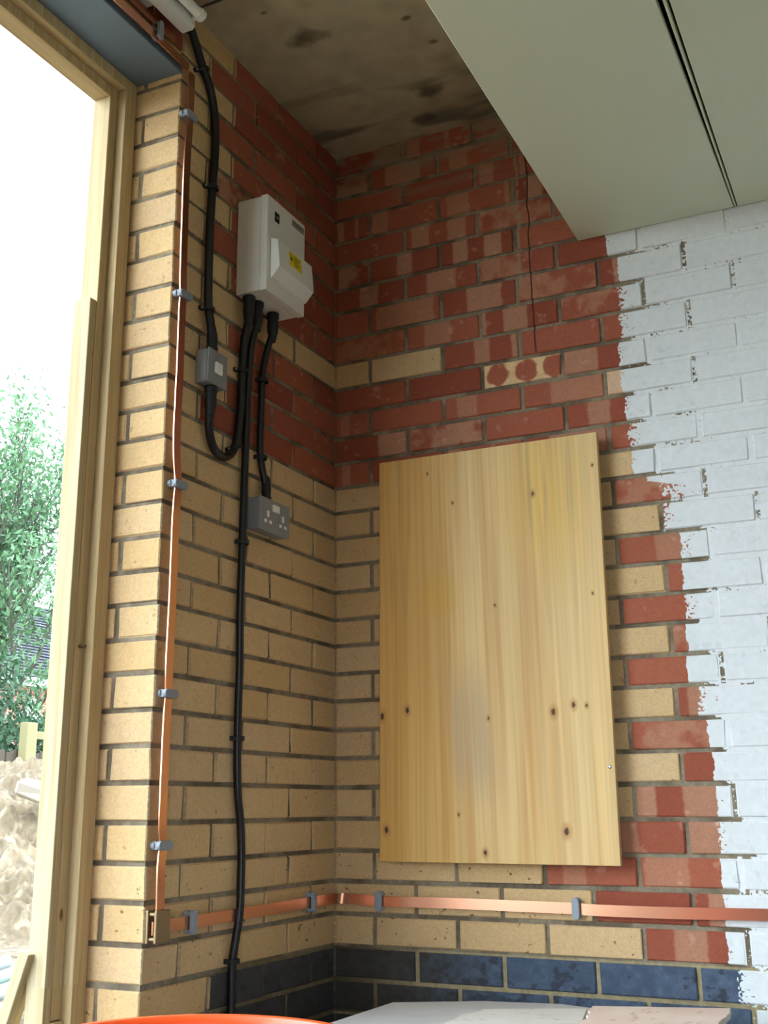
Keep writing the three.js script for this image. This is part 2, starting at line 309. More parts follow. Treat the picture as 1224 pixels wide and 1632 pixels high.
// boxed-in duct under the ceiling: white boards seen from below
const boardWhite = std(0xdfe6cd, 0.6, { bumpMap: grain, bumpScale: 0.0003 });
function slab(points, y0, y1, bevel = 0.0015) {   // polygon in plan (x, z) with thickness
  const s = new THREE.Shape(points.map(([x, z]) => new THREE.Vector2(x, -z)));
  const g = new THREE.ExtrudeGeometry(s, { depth: y1 - y0 - 2 * bevel, bevelEnabled: true, bevelThickness: bevel, bevelSize: bevel, bevelOffset: -bevel, bevelSegments: 1 });
  g.rotateX(-Math.PI / 2); g.translate(0, y0 + bevel, 0); return g;
}
{
  const t = tag(group('ceiling_boxing'), 'white painted board boxing hung below the ceiling beside the bare bricks', 'boxing');
  mesh('soffit_board', slab([[0.741, 0.004], [1.1475, 0.004], [1.150, 0.9], [1.156, 3.2], [0.80, 3.2]], 1.795, 1.813), boardWhite, t);
  mesh('cover_strip', slab([[1.1495, 0.004], [1.1535, 0.004], [1.167, 0.9], [1.199, 3.2], [1.188, 3.2], [1.161, 0.9]], 1.797, 1.815, 0.0008), boardWhite, t);
  mesh('soffit_board', slab([[1.1575, 0.004], [ROOM_X - 0.01, 0.004], [ROOM_X - 0.01, 3.2], [1.212, 3.2], [1.1735, 0.9]], 1.795, 1.813), boardWhite, t);
  const side = slab([[0.742, 0.004], [0.757, 0.004], [0.816, 3.2], [0.801, 3.2]], 1.8135, CEIL - 0.002); mesh('side_board', side, boardWhite, t);
}

// ---------------------------------------------------------------- timber door frame
function woodTex(seed, a, b, size = 1, dir = 1) {
  return paint(256, 1024, 0, 0.25, 0, 2.5, (u, v) => { const g = fbm(u * 90 + fbm(u * 6, v * 1.2, seed) * 6, v * 1.6, seed + 1, 3), f = noise(u * 600, v * 9, seed + 2); let c = mix3(a, b, smooth(0.3, 0.75, g)).map((x) => x * (0.94 + 0.12 * f)); for (let i = 0; i < 5; i++) { const ku = hash(i, 1, seed) * 0.25, kv = hash(i, 2, seed) * 2.5, d = Math.hypot((u - ku) * 1.6, (v - kv) * 0.7); c = mix3(c, [92, 62, 34], (1 - smooth(0.004, 0.011, d)) * 0.8); } return c; });
}
const pine = std(0xffffff, 0.75, { map: woodTex(301, [186, 172, 136], [172, 154, 114]), bumpMap: grain, bumpScale: 0.0004 });
const pineDark = std(0xffffff, 0.8, { map: woodTex(311, [196, 174, 132], [184, 160, 116]), bumpMap: grain, bumpScale: 0.0004 });
const steel = std(0xb8bcc0, 0.3, { metalness: 1 });
{
  const d = tag(group('door_1'), 'rough sawn timber door frame fixed in the opening beside the brick pier', null, null, 'structure');
  const H = 2.052, B = FLOOR;
  mesh('door_post', metric(rbox(-0.204, -0.130, B, H, ARRIS + 0.002, 0.857, 0.002)), pineDark, d);
  mesh('door_stop', metric(rbox(-0.204, -0.154, B + 0.17, H - 0.03, 0.8575, 0.886, 0.002)), pineDark, d);
  mesh('packing_board', metric(rbox(-0.2025, -0.1555, B, 1.45, 0.8865, 0.908, 0.002)), pine, d);
  mesh('sill_block', metric(rbox(-0.204, -0.146, B, B + 0.168, 0.8575, 0.8862, 0.002)), pineDark, d);
  mesh('door_head', metric(rbox(-0.204, -0.130, H - 0.033, H - 0.0005, 0.8575, 3.26, 0.002)), pineDark, d);
  mesh('head_stop', metric(rbox(-0.204, -0.154, H - 0.061, H - 0.0335, 0.8865, 3.23, 0.002)), pineDark, d);
  mesh('door_post', metric(rbox(-0.204, -0.130, B, H - 0.034, 3.265, 3.299, 0.002)), pineDark, d);
  const nail = new THREE.CylinderGeometry(0.004, 0.003, 0.02, 8); nail.rotateZ(Math.PI / 2); nail.translate(-0.148, 0.66, 0.872);
  mesh('nail', nail, std(0x4a3520, 0.6), d);
}
{
  const p = mesh('timber_stake', metric(rbox(-0.013, 0.013, 0, 0.39, -0.02, 0.02, 0.002)), pine);
  p.position.set(-0.325, -0.306, 0.905); p.rotation.set(0, 0, -0.33);
  tag(p, 'pale sawn timber stake leaning outside the foot of the door frame', 'stake');
}

// ---------------------------------------------------------------- plywood cover board
const KNOTS = [[0.158, 0.557, 7], [0.229, 0.569, 7], [0.614, 0.551, 7.5], [0.696, 0.563, 4], [0.167, 0.278, 7], [0.631, 0.277, 8], [0.448, 0.542, 3.5], [0.589, 1.097, 5], [0.369, 1.099, 3], [0.476, 0.82, 3.5], [0.299, 1.188, 3], [0.747, 1.152, 3], [0.728, 0.83, 3], [0.362, 0.315, 3.5], [0.428, 0.227, 6], [0.665, 0.566, 6]];
const plyTex = paint(1024, 1536, 0.14, 0.78, 0.18, 1.26, (x, y) => {
  const wob = fbm(x * 4, y * 0.8, 401) * 0.035, X = x + wob;
  const g = fbm(X * 42, y * 1.3, 402, 3), s = fbm(X * 170, y * 2.6, 403, 2), big = fbm(X * 9, y * 0.9, 404, 2);
  let c = mix3([218, 184, 124], [200, 156, 92], smooth(0.3, 0.8, g));
  c = mix3(c, [222, 196, 144], smooth(0.45, 0.85, big) * 0.55);
  c = mix3(c, [206, 150, 60], (1 - smooth(0.16, 0.42, x + (big - 0.5) * 0.25)) * 0.55);
  c = mix3(c, [222, 178, 84], (1 - smooth(0.0, 0.15, Math.hypot((x - 0.61) * 1.0, (y - 1.08) * 0.5) + (g - 0.5) * 0.1)) * 0.7);
  c = mix3(c, [206, 160, 60], (1 - smooth(0.02, 0.07, Math.hypot(x - 0.32, (y - 0.86) * 0.8))) * 0.6);
  c = mix3(c, [150, 124, 88], smooth(0.66, 0.8, fbm(X * 50, y * 2.2, 405, 2)) * (0.15 + 0.2 * smooth(0.95, 1.1, y)));
  c = mix3(c, [176, 150, 120], (1 - smooth(0.02, 0.09, Math.abs(x - 0.38 - (0.7 - y) * 0.1) + (g - 0.5) * 0.05)) * smooth(0.3, 0.45, y) * (1 - smooth(0.55, 0.75, y)) * 0.5);
  c = c.map((v) => v * (0.94 + 0.12 * s));
  for (const [kx, ky, r] of KNOTS) {
    const d = Math.hypot((x - kx) * 1.0, (y - ky) * 0.62) * 1000 + (noise(x * 300, y * 300, 406) - 0.5) * 2;
    if (d < 60) { c = mix3(c, [170, 118, 56], (1 - smooth(r * 0.8, r * 2.2, d)) * 0.5); c = mix3(c, [66, 38, 16], (1 - smooth(r * 0.45, r * 0.85, d)) * (r > 5 ? 0.92 : 0.7)); }
  }
  return c;
});
const ply = std(0xffffff, 0.62, { map: plyTex, bumpMap: grain, bumpScale: 0.0002 });
const plyEdge = std(0xffffff, 0.8, { map: paint(64, 64, 0, 0.018, 0, 0.018, (u, v) => (Math.floor((u + 0.001) / 0.0036) % 2 ? [160, 112, 60] : [200, 160, 100])) });
{
  const t = tag(group('plywood_board', 0.46, 0.719, 0), 'upright knotty plywood sheet covering the middle of the back brick wall', 'board');
  const g = rbox(-0.303, 0.303, -0.5175, 0.5175, 0.032, 0.05, 0.0015, 1); const p = g.attributes.position, uv = new Float32Array(p.count * 2);
  for (let i = 0; i < p.count; i++) { const lean = p.getY(i) < 0 ? -0.005 : 0.005; p.setX(i, p.getX(i) + lean); uv[2 * i] = p.getX(i) + 0.455; uv[2 * i + 1] = p.getY(i) + 0.72; }
  g.setAttribute('uv', new THREE.BufferAttribute(uv, 2));
  mesh('plywood_sheet', g, ply, t);
  for (const x of [-0.2, 0.16]) mesh('batten', metric(rbox(x - 0.02, x + 0.02, -0.5, 0.5, 0.004, 0.0318, 0.001, 1)), pineDark, t);
  const s = new THREE.SphereGeometry(0.0045, 12, 6, 0, Math.PI * 2, 0, Math.PI / 2); s.rotateX(Math.PI / 2); s.scale(1, 1, 0.5); s.translate(0.748 - 0.46, 0.42 - 0.719, 0.05);
  mesh('screw', s, steel, t);
}

// ---------------------------------------------------------------- electrical fittings on the left wall
const cuWhite = std(0xe6e6de, 0.45), cuFlap = std(0xeceee9, 0.35), black = std(0x0e0f11, 0.5), greyBox = std(0x8b8d8d, 0.5, { bumpMap: grain, bumpScale: 0.0003 }), rocker = std(0xf1f0ea, 0.35);
// local axes on the left wall: a = along the wall away from the corner (z), up = y, out = x
function extrudeAlongZ(profile, z0, z1, bevel = 0.001) {        // profile in (x, y), swept along z
  const s = new THREE.Shape(profile.map(([x, y]) => new THREE.Vector2(x, y)));
  const g = new THREE.ExtrudeGeometry(s, { depth: z1 - z0 - 2 * bevel, bevelEnabled: true, bevelThickness: bevel, bevelSize: bevel, bevelOffset: -bevel, bevelSegments: 2 });
  g.translate(0, 0, z0 + bevel); return g;
}
{
  const t = tag(group('consumer_unit', 0, 1.57, 0.448), 'white metal consumer unit high on the left brick wall near the corner', 'fuse box');
  mesh('enclosure', rbox(0.001, 0.070, 0, 0.262, -0.096, 0.098, 0.003), cuWhite, t);
  const c = mesh('front_cover', rbox(0.0705, 0.091, -0.002, 0.264, -0.097, 0.099, 0.003), cuWhite, t);
  const f = mesh('breaker_flap', extrudeAlongZ([[0.0915, 0.034], [0.098, 0.037], [0.119, 0.062], [0.119, 0.07], [0.113, 0.138], [0.0915, 0.146]], -0.097, 0.082, 0.002), cuFlap, t);
  const sticker = (name, mat, z0, z1, y0, y1, x, parent, tilt = 0) => { const m = mesh(name, rbox(-0.0005, 0.0005, -(y1 - y0) / 2, (y1 - y0) / 2, -(z1 - z0) / 2, (z1 - z0) / 2, 0.0002, 1), mat, parent); m.position.set(x, (y0 + y1) / 2, (z0 + z1) / 2); m.rotation.z = tilt; return m; };
  sticker('maker_badge', black, 0.040, 0.063, 0.203, 0.230, 0.0916, c);
  sticker('badge_mark', std(0x9a9a96), 0.046, 0.056, 0.213, 0.220, 0.0922, c);
  const lt = document.createElement('canvas'); lt.width = 128; lt.height = 32; { const q = lt.getContext('2d'); q.fillStyle = '#8d8b84'; q.fillRect(0, 0, 128, 32); q.fillStyle = '#3a3a38'; for (let i = 0; i < 14; i++) q.fillRect(6 + i * 8.4, 8, 4 + (i * 7) % 4, 6); for (let i = 0; i < 10; i++) q.fillRect(6 + i * 9, 19, 5, 4); }
  const lx = new THREE.CanvasTexture(lt); lx.colorSpace = THREE.SRGBColorSpace;
  const side = (m, tex) => { const g = m.geometry = m.geometry.clone(), p = g.attributes.position; g.computeBoundingBox(); const b = g.boundingBox, a = new Float32Array(p.count * 2); for (let i = 0; i < p.count; i++) { a[2 * i] = (b.max.z - p.getZ(i)) / (b.max.z - b.min.z); a[2 * i + 1] = (p.getY(i) - b.min.y) / (b.max.y - b.min.y); } g.setAttribute('uv', new THREE.BufferAttribute(a, 2)); m.material = std(0xffffff, 0.5, { map: tex }); };
  side(sticker('rating_label', black, -0.088, -0.026, 0.232, 0.250, 0.0916, c), lx);
  const wt = document.createElement('canvas'); wt.width = 128; wt.height = 80; { const q = wt.getContext('2d'); q.fillStyle = '#e3cf1e'; q.fillRect(0, 0, 128, 80); q.fillStyle = '#5a4f10'; q.beginPath(); q.moveTo(22, 16); q.lineTo(38, 46); q.lineTo(6, 46); q.closePath(); q.fill(); for (let r = 0; r < 5; r++) q.fillRect(46, 14 + r * 11, 66 - (r * 13) % 30, 5); }
  const wx = new THREE.CanvasTexture(wt); wx.colorSpace = THREE.SRGBColorSpace;
  const w = sticker('warning_label', black, -0.034, 0.028, 0.084, 0.124, 0.1175, f, 0.088); w.position.y = 0.108; w.position.x = 0.1163; side(w, wx);
}
{
  const t = tag(group('isolator_switch', 0, 1.28, 0.668), 'grey metal clad single switch beside the copper strip, cables above and below', 'switch');
  mesh('back_box', rbox(0.001, 0.034, 0, 0.083, -0.037, 0.042, 0.004), greyBox, t);
  mesh('face_plate', rbox(0.0342, 0.039, -0.001, 0.085, -0.038, 0.043, 0.002), greyBox, t);
  const r = mesh('rocker', rbox(0.0385, 0.045, 0.027, 0.055, -0.01, 0.018, 0.002), rocker, t); r.rotation.z = 0.0;
  for (const y of [0.012, 0.072]) { const s = new THREE.CylinderGeometry(0.0025, 0.0025, 0.002, 10); s.rotateZ(Math.PI / 2); s.translate(0.0398, y, 0.003); mesh('screw', s, steel, t); }
}
{
  const t = tag(group('double_socket', 0, 0.98, 0.4), 'grey metal clad double wall socket with white switches on yellow bricks', 'socket');
  mesh('back_box', rbox(0.001, 0.036, 0, 0.08, -0.071, 0.072, 0.004), greyBox, t);
  mesh('face_plate', rbox(0.0362, 0.041, -0.002, 0.082, -0.073, 0.074, 0.002), greyBox, t);
  for (const z of [0.036, -0.036]) {
    const s = mesh('outlet', rbox(0.0405, 0.0425, 0.014, 0.052, z - 0.02, z + 0.02, 0.0008, 1), greyBox, t);
    const pin = (a, b, c, d) => rbox(0.0424, 0.0431, a, b, c, d, 0.0003, 1);
    mesh('pin_shutter', merge([pin(0.034, 0.05, z - 0.0052, z + 0.0052), pin(0.019, 0.027, z - 0.018, z - 0.006), pin(0.019, 0.027, z + 0.006, z + 0.018)]), rocker, s);
  }
  for (const z of [0.008, -0.008]) mesh('rocker', rbox(0.0405, 0.046, 0.052, 0.07, z - 0.0065, z + 0.0065, 0.0015), rocker, t);
}
// ---------------------------------------------------------------- black cables, glands, clips
const sheath = std(0x0d0f14, 0.42), glandMat = std(0x121418, 0.55);
const curve = (pts) => new THREE.CatmullRomCurve3(pts.map((p) => new THREE.Vector3(...p)), false, 'centripetal');
const tube = (pts, r, n = 90) => new THREE.TubeGeometry(curve(pts), n, r, 10, false);
function gland(t, y, z, up, x = 0.03, s = 1) {                       // nut, body and tapering boot; up: +1 box is above
  const q = [[0, 0.0], [0.0155, 0], [0.0165, 0.003], [0.0165, 0.014], [0.0145, 0.017], [0.0145, 0.03], [0.0155, 0.034], [0.0145, 0.05], [0.010, 0.072], [0.0085, 0.08], [0, 0.08]];
  const g = new THREE.LatheGeometry(q.map(([a, b]) => new THREE.Vector2(a * s, b * s)), 20); if (up > 0) g.rotateX(Math.PI); g.translate(x, y, z); return mesh('cable_gland', g, glandMat, t);
}
{
  const t = tag(group('cable'), 'black cable running down from the ceiling to the grey switch', 'cable');
  mesh('sheath', tube([[0.03, 2.19, 0.92], [0.028, 2.176, 0.835], [0.02, 2.15, 0.79], [0.014, 2.104, 0.742], [0.013, 2.073, 0.71], [0.013, 2.007, 0.684], [0.013, 1.894, 0.676], [0.013, 1.808, 0.682], [0.013, 1.65, 0.686], [0.013, 1.48, 0.68], [0.018, 1.43, 0.674], [0.02, 1.365, 0.67]], 0.0105, 140), sheath, t);
  gland(t, 1.366, 0.67, -1, 0.02, 0.85);
}
{
  const t = tag(group('cable'), 'black cable looping from under the grey switch up to the fuse box', 'cable');
  mesh('sheath', tube([[0.022, 1.279, 0.672], [0.02, 1.213, 0.672], [0.014, 1.173, 0.661], [0.013, 1.138, 0.637], [0.013, 1.128, 0.598], [0.013, 1.15, 0.56], [0.013, 1.19, 0.54], [0.013, 1.279, 0.527], [0.013, 1.376, 0.524], [0.016, 1.45, 0.524], [0.026, 1.5, 0.524], [0.028, 1.57, 0.524]], 0.0105, 140), sheath, t);
  gland(t, 1.279, 0.672, 1, 0.022, 0.95); gland(t, 1.569, 0.524, 1, 0.028);
}
{
  const t = tag(group('cable'), 'long black cable hanging from the fuse box right down to the floor', 'cable');
  mesh('sheath', tube([[0.028, 1.57, 0.483], [0.028, 1.51, 0.485], [0.02, 1.46, 0.492], [0.014, 1.366, 0.496], [0.012, 1.2, 0.498], [0.012, 1.06, 0.501], [0.012, 0.927, 0.503], [0.012, 0.786, 0.505], [0.012, 0.65, 0.502], [0.012, 0.47, 0.503], [0.013, 0.362, 0.497], [0.014, 0.295, 0.484], [0.014, 0.23, 0.478], [0.016, 0.165, 0.481], [0.019, 0.11, 0.488], [0.016, 0.06, 0.496], [0.012, 0.01, 0.502], [0.012, -0.08, 0.503], [0.012, FLOOR + 0.002, 0.503]], 0.0092, 200), sheath, t);
  gland(t, 1.569, 0.483, 1, 0.028);
}
{
  const t = tag(group('cable'), 'short black cable dropping from the fuse box to the double socket', 'cable');
  mesh('sheath', tube([[0.027, 1.57, 0.405], [0.026, 1.52, 0.405], [0.016, 1.46, 0.414], [0.012, 1.40, 0.425], [0.012, 1.3, 0.429], [0.012, 1.19, 0.43], [0.012, 1.15, 0.42], [0.016, 1.11, 0.411], [0.018, 1.065, 0.408]], 0.0092, 110), sheath, t);
  gland(t, 1.569, 0.405, 1, 0.027); gland(t, 1.062, 0.408, -1, 0.019, 0.8);
}
{
  const q = new THREE.Shape(); q.moveTo(-0.0135, 0); q.lineTo(-0.0135, 0.011); q.absarc(0, 0.012, 0.0135, Math.PI, 0, true); q.lineTo(0.0135, 0); q.lineTo(0.0245, 0); q.lineTo(0.0245, 0.006); q.lineTo(0.0155, 0.008); q.absarc(0, 0.012, 0.0155, 0, Math.PI, false); q.lineTo(-0.0155, 0);
  const g = new THREE.ExtrudeGeometry(q, { depth: 0.008, bevelEnabled: true, bevelThickness: 0.001, bevelSize: 0.0006, bevelSegments: 1 }); g.translate(0, 0, -0.005);
  g.applyMatrix4(new THREE.Matrix4().makeBasis(new THREE.Vector3(0, 0, 1), new THREE.Vector3(1, 0, 0), new THREE.Vector3(0, 1, 0)));   // the strap arches over the cable, out from the wall
  const src = new THREE.Group(); mesh('strap', g, glandMat, src);
  const s = new THREE.SphereGeometry(0.0035, 10, 6, 0, Math.PI * 2, 0, Math.PI / 2); s.rotateZ(-Math.PI / 2); s.translate(0.007, 0, 0.02); mesh('screw', s, steel, src);
  const at = [
    [2.104, 0.742, 0.5, 1, 'black clip on the ceiling cable, topmost, under the white batten'], [1.8, 0.682, 0, 1, 'black clip on the ceiling cable, level with the fuse box top'], [1.475, 0.68, 0, 1, 'black clip on the ceiling cable just above the grey switch'],
    [1.371, 0.524, 0, 1, 'black clip holding the looped cable just below the fuse box glands'], [1.376, 0.4275, 0, -1, 'black clip on the socket cable, the upper one, beside red bricks'], [1.168, 0.549, 0.5, 1, 'black clip with a bright screw low on the cable loop'],
    [1.171, 0.4265, 0, -1, 'black clip on the socket cable just above the double socket'], [0.939, 0.503, 0, -1, 'black clip on the long cable just below the double socket'], [0.482, 0.503, 0, -1, 'black clip on the long cable at mid height among yellow bricks'], [0.012, 0.502, 0, -1, 'black clip on the long cable, lowest, near the blue bricks'],
  ];
  at.forEach(([y, z, tilt, flip, label]) => { const c = src.clone(); c.name = numbered('cable_clip'); c.position.set(0.0005, y, z); c.rotation.x = tilt + (flip < 0 ? Math.PI : 0); scene.add(c); tag(c, label, 'clip', 'black cable clips'); });
}
// ---------------------------------------------------------------- copper earth tape with grey clips
const copperMat = new THREE.MeshStandardMaterial({ color: new THREE.Color(0.66, 0.34, 0.22), roughness: 0.24, metalness: 1 });
function ribbon(pts, half, thick, across, n = 160) {     // flat strip: across = direction of its width
  const c = curve(pts), A = new THREE.Vector3(...across), pos = [], idx = [], uv = [];
  for (let i = 0; i <= n; i++) {
    const p = c.getPointAt(i / n), T = c.getTangentAt(i / n), N = new THREE.Vector3().crossVectors(T, A).normalize(), W = new THREE.Vector3().crossVectors(N, T).normalize();
    for (const [a, b] of [[-1, -1], [1, -1], [1, 1], [-1, 1]]) { const q = p.clone().addScaledVector(W, a * half).addScaledVector(N, b * thick / 2); pos.push(q.x, q.y, q.z); uv.push(i / n, a); }
  }
  for (let i = 0; i < n; i++) for (let j = 0; j < 4; j++) { const a = i * 4 + j, b = i * 4 + (j + 1) % 4; idx.push(a, b, a + 4, b, b + 4, a + 4); }
  idx.push(0, 2, 1, 0, 3, 2); const e = n * 4; idx.push(e, e + 1, e + 2, e, e + 2, e + 3);
  let g = new THREE.BufferGeometry(); g.setAttribute('position', new THREE.Float32BufferAttribute(pos, 3)); g.setAttribute('uv', new THREE.Float32BufferAttribute(uv, 2)); g.setIndex(idx); g = g.toNonIndexed(); g.computeVertexNormals();
  // smooth along the length, sharp across
  const nn = g.attributes.normal, pp = g.attributes.position, acc = new Map(), key = (i) => [pp.getX(i), pp.getY(i), pp.getZ(i)].map((v) => v.toFixed(5)).join();
  for (let i = 0; i < pp.count; i++) { const k = key(i); if (!acc.has(k)) acc.set(k, []); acc.get(k).push(new THREE.Vector3().fromBufferAttribute(nn, i)); }
  for (let i = 0; i < pp.count; i++) { const me = new THREE.Vector3().fromBufferAttribute(nn, i), s = new THREE.Vector3(); for (const v of acc.get(key(i))) if (v.dot(me) > 0.75) s.add(v); s.normalize(); nn.setXYZ(i, s.x, s.y, s.z); }
  return g;
}
tag(mesh('copper_tape', ribbon([[0.016, 2.06, 0.793], [0.016, 1.95, 0.792], [0.016, 1.80, 0.797], [0.017, 1.65, 0.797], [0.018, 1.52, 0.796], [0.015, 1.468, 0.789], [0.017, 1.42, 0.793], [0.018, 1.3, 0.793], [0.017, 1.1, 0.792], [0.015, 1.016, 0.778], [0.017, 0.95, 0.784], [0.018, 0.76, 0.785], [0.018, 0.62, 0.787], [0.015, 0.561, 0.781], [0.017, 0.5, 0.786], [0.018, 0.35, 0.788], [0.017, 0.30, 0.786], [0.015, 0.259, 0.779], [0.017, 0.22, 0.785], [0.018, 0.13, 0.784], [0.018, 0.09, 0.784]], 0.0125, 0.003, [0, 0, 1], 220), copperMat),
  'flat copper strip running up the left wall beside its outer brick corner', 'strip');
tag(mesh('copper_tape', ribbon([[0.014, 0.104, 0.802], [0.014, 0.105, 0.74], [0.0135, 0.105, 0.67], [0.014, 0.107, 0.5], [0.014, 0.108, 0.32], [0.0135, 0.109, 0.16], [0.015, 0.11, 0.075], [0.017, 0.11, 0.04], [0.026, 0.11, 0.022], [0.046, 0.11, 0.016], [0.075, 0.108, 0.014], [0.133, 0.106, 0.0135], [0.18, 0.106, 0.0165], [0.25, 0.107, 0.0148], [0.35, 0.107, 0.0138], [0.5, 0.106, 0.0138], [0.637, 0.105, 0.0135], [0.67, 0.1035, 0.0142], [0.84, 0.103, 0.0145], [1.06, 0.106, 0.0142], [1.5, 0.106, 0.014], [2.2, 0.106, 0.014]], 0.0125, 0.003, [0, 1, 0], 320), copperMat),
  'flat copper strip running low around the corner and along the back wall', 'strip');
tag(mesh('copper_tape', ribbon([[0.012, 2.071, 0.80], [0.013, 2.072, 0.9], [0.013, 2.071, 1.3], [0.013, 2.072, 2.4]], 0.0115, 0.003, [0, 1, 0], 60), copperMat), 'flat copper strip along the top of the opening, lower of the pair', 'strip');
tag(mesh('copper_tape', ribbon([[0.012, 2.108, 0.86], [0.013, 2.109, 0.95], [0.013, 2.108, 1.3], [0.013, 2.109, 2.4]], 0.0125, 0.003, [0, 1, 0], 60), copperMat), 'flat copper strip along the top of the opening, upper of the pair', 'strip');
{
  const clipMat = std(0x8e959d, 0.55), pill = new THREE.Shape(), r = 0.009, h = 0.015;
  pill.moveTo(r, -h); pill.lineTo(r, h); pill.absarc(0, h, r, 0, Math.PI, false); pill.lineTo(-r, -h); pill.absarc(0, -h, r, Math.PI, Math.PI * 2, false);
  const ext = (d, z, sc = 1) => { const g = new THREE.ExtrudeGeometry(pill, { depth: d, bevelEnabled: true, bevelThickness: 0.0015, bevelSize: 0.0015, bevelOffset: -0.0015, bevelSegments: 2, curveSegments: 10 }); g.scale(sc, sc, 1); g.translate(0, 0, z); return g; };
  const src = new THREE.Group(); mesh('clip_base', ext(0.007, 0.0015), clipMat, src); mesh('clip_cover', ext(0.006, 0.0175), clipMat, src);
  for (const y of [0.0166, -0.0166]) mesh('clip_leg', rbox(-0.008, 0.008, y - 0.0034, y + 0.0034, 0.009, 0.019, 0.001, 1), clipMat, src);
  const put = (x, y, z, onLeft, flat, label) => { const c = src.clone(); c.name = numbered('tape_clip'); c.position.set(x, y, z); if (onLeft) c.rotation.set(0, Math.PI / 2, 0); if (flat) c.rotateZ(Math.PI / 2); scene.add(c); tag(c, label, 'clip', 'grey strip clips'); };
  put(0, 1.939, 0.793, true, true, 'grey clip on the upright copper strip, topmost, near the lintel'); put(0, 1.468, 0.786, true, true, 'grey clip on the upright copper strip, second from top, above the grey switch');
  put(0, 1.016, 0.776, true, true, 'grey clip on the upright copper strip level with the double socket'); put(0, 0.561, 0.781, true, true, 'grey clip on the upright copper strip, fourth from the top'); put(0, 0.259, 0.78, true, true, 'grey clip on the upright copper strip, lowest, above the square clamp');
  put(0, 0.105, 0.668, true, false, 'upright grey clip on the low copper strip beside the square clamp'); put(0, 0.109, 0.15, true, false, 'upright grey clip on the low copper strip, left wall side of corner');
  put(0.133, 0.106, 0, false, false, 'upright grey clip on the low copper strip at the plywood left edge'); put(0.639, 0.105, 0, false, false, 'upright grey clip where bright copper strip turns dull on back wall');
  put(0, 2.09, 0.93, true, false, 'grey clip across the paired copper strips above the opening');
}
{
  const bronze = new THREE.MeshStandardMaterial({ color: new THREE.Color(0.30, 0.21, 0.11), roughness: 0.5, metalness: 0.7 });
  const t = tag(group('tape_clamp', 0, 0.107, 0.785), 'square bronze clamp joining the two copper strips at the wall corner', 'clamp');
  mesh('base_plate', rbox(0.001, 0.0085, -0.031, 0.031, -0.024, 0.024, 0.002), bronze, t);
  mesh('cover_plate', rbox(0.0215, 0.029, -0.031, 0.031, -0.024, 0.024, 0.003), bronze, t);
  for (const [y, z] of [[0.023, 0.017], [0.023, -0.017], [-0.023, 0.017], [-0.023, -0.017]]) { const g = new THREE.CylinderGeometry(0.004, 0.004, 0.013, 10); g.rotateZ(Math.PI / 2); g.translate(0.015, y, z); mesh('bolt', g, bronze, t); }
}
// ---------------------------------------------------------------- strip light above the opening
{
  const t = tag(group('strip_light', 0.05, 2.118, 0.864), 'white fluorescent batten, switched off, under the ceiling above the opening', 'lamp');
  mesh('batten_body', extrudeAlongZ([[-0.021, 0.008], [-0.014, 0.0], [0.016, 0.0], [0.022, 0.008], [0.022, 0.05], [-0.021, 0.05]], 0, 1.22, 0.002), std(0xd5d8d4, 0.4), t);
  mesh('wall_bracket', rbox(-0.049, -0.02, 0.015, 0.045, 0.1, 1.1, 0.002), std(0xd5d8d4, 0.4), t);
  for (const z of [0.01, 1.2]) {
    const h = new THREE.CylinderGeometry(0.015, 0.015, 0.016, 20); h.rotateX(Math.PI / 2); h.translate(0.041, 0.028, z); const m = mesh('tube_holder', h, std(0xe2e4e0, 0.4), t);
    mesh('holder_arm', rbox(0.02, 0.036, 0.02, 0.036, z - 0.006, z + 0.006, 0.001, 1), std(0xe2e4e0, 0.4), m);
  }
  const g = new THREE.CylinderGeometry(0.0125, 0.0125, 1.174, 20); g.rotateX(Math.PI / 2); g.translate(0.041, 0.028, 0.605); mesh('fluorescent_tube', g, std(0xe8eae6, 0.25), t);
}
// ---------------------------------------------------------------- things on the floor
{
  const t = tag(group('builders_tub', 0.733, FLOOR, 1.719), 'orange plastic tub standing on the floor in the foreground', 'tub');
  const R = 0.191, H = 0.1 - FLOOR;
  const q = [[0, 0.002], [0.15, 0.002], [0.155, 0.006], [R - 0.014, H - 0.03], [R - 0.010, H - 0.012], [R - 0.002, H - 0.010], [R, H - 0.004], [R - 0.003, H], [R - 0.011, H - 0.001], [R - 0.017, H - 0.008], [R - 0.02, H - 0.03], [0.150, 0.012], [0.145, 0.008], [0, 0.008]];
  mesh('tub_body', new THREE.LatheGeometry(q.map(([a, b]) => new THREE.Vector2(a, b)), 96), new THREE.MeshPhysicalMaterial({ color: 0xf0581c, roughness: 0.4, clearcoat: 0.2 }), t);
  for (const s of [-1, 1]) mesh('handle', tube([[s * 0.176, H - 0.03, -0.05], [s * 0.205, H - 0.03, -0.04], [s * 0.218, H - 0.03, 0], [s * 0.205, H - 0.03, 0.04], [s * 0.176, H - 0.03, 0.05]], 0.007, 24), std(0xf0581c, 0.45), t);
}
const paper = std(0xffffff, 0.85, { map: paint(256, 256, 0, 0.6, 0, 0.6, (u, v) => { const a = fbm(u * 12, v * 12, 501), s = smooth(0.68, 0.8, fbm(u * 50, v * 50, 502)); return mix3(mix3([226, 221, 212], [208, 202, 192], a), [150, 132, 110], s * 0.35); }) });
const pinkPaper = std(0xffffff, 0.85, { map: paint(256, 256, 0, 0.6, 0, 0.6, (u, v) => { const a = fbm(u * 9, v * 9, 511), s = smooth(0.66, 0.78, fbm(u * 60, v * 24, 512)); return mix3(mix3([232, 212, 196], [222, 190, 172], a), [180, 140, 112], s * 0.4); }) });
const greyPaper = std(0xffffff, 0.8, { map: paint(256, 256, 0, 0.6, 0, 0.6, (u, v) => mix3([205, 203, 200], [188, 186, 184], fbm(u * 10, v * 10, 521))) });
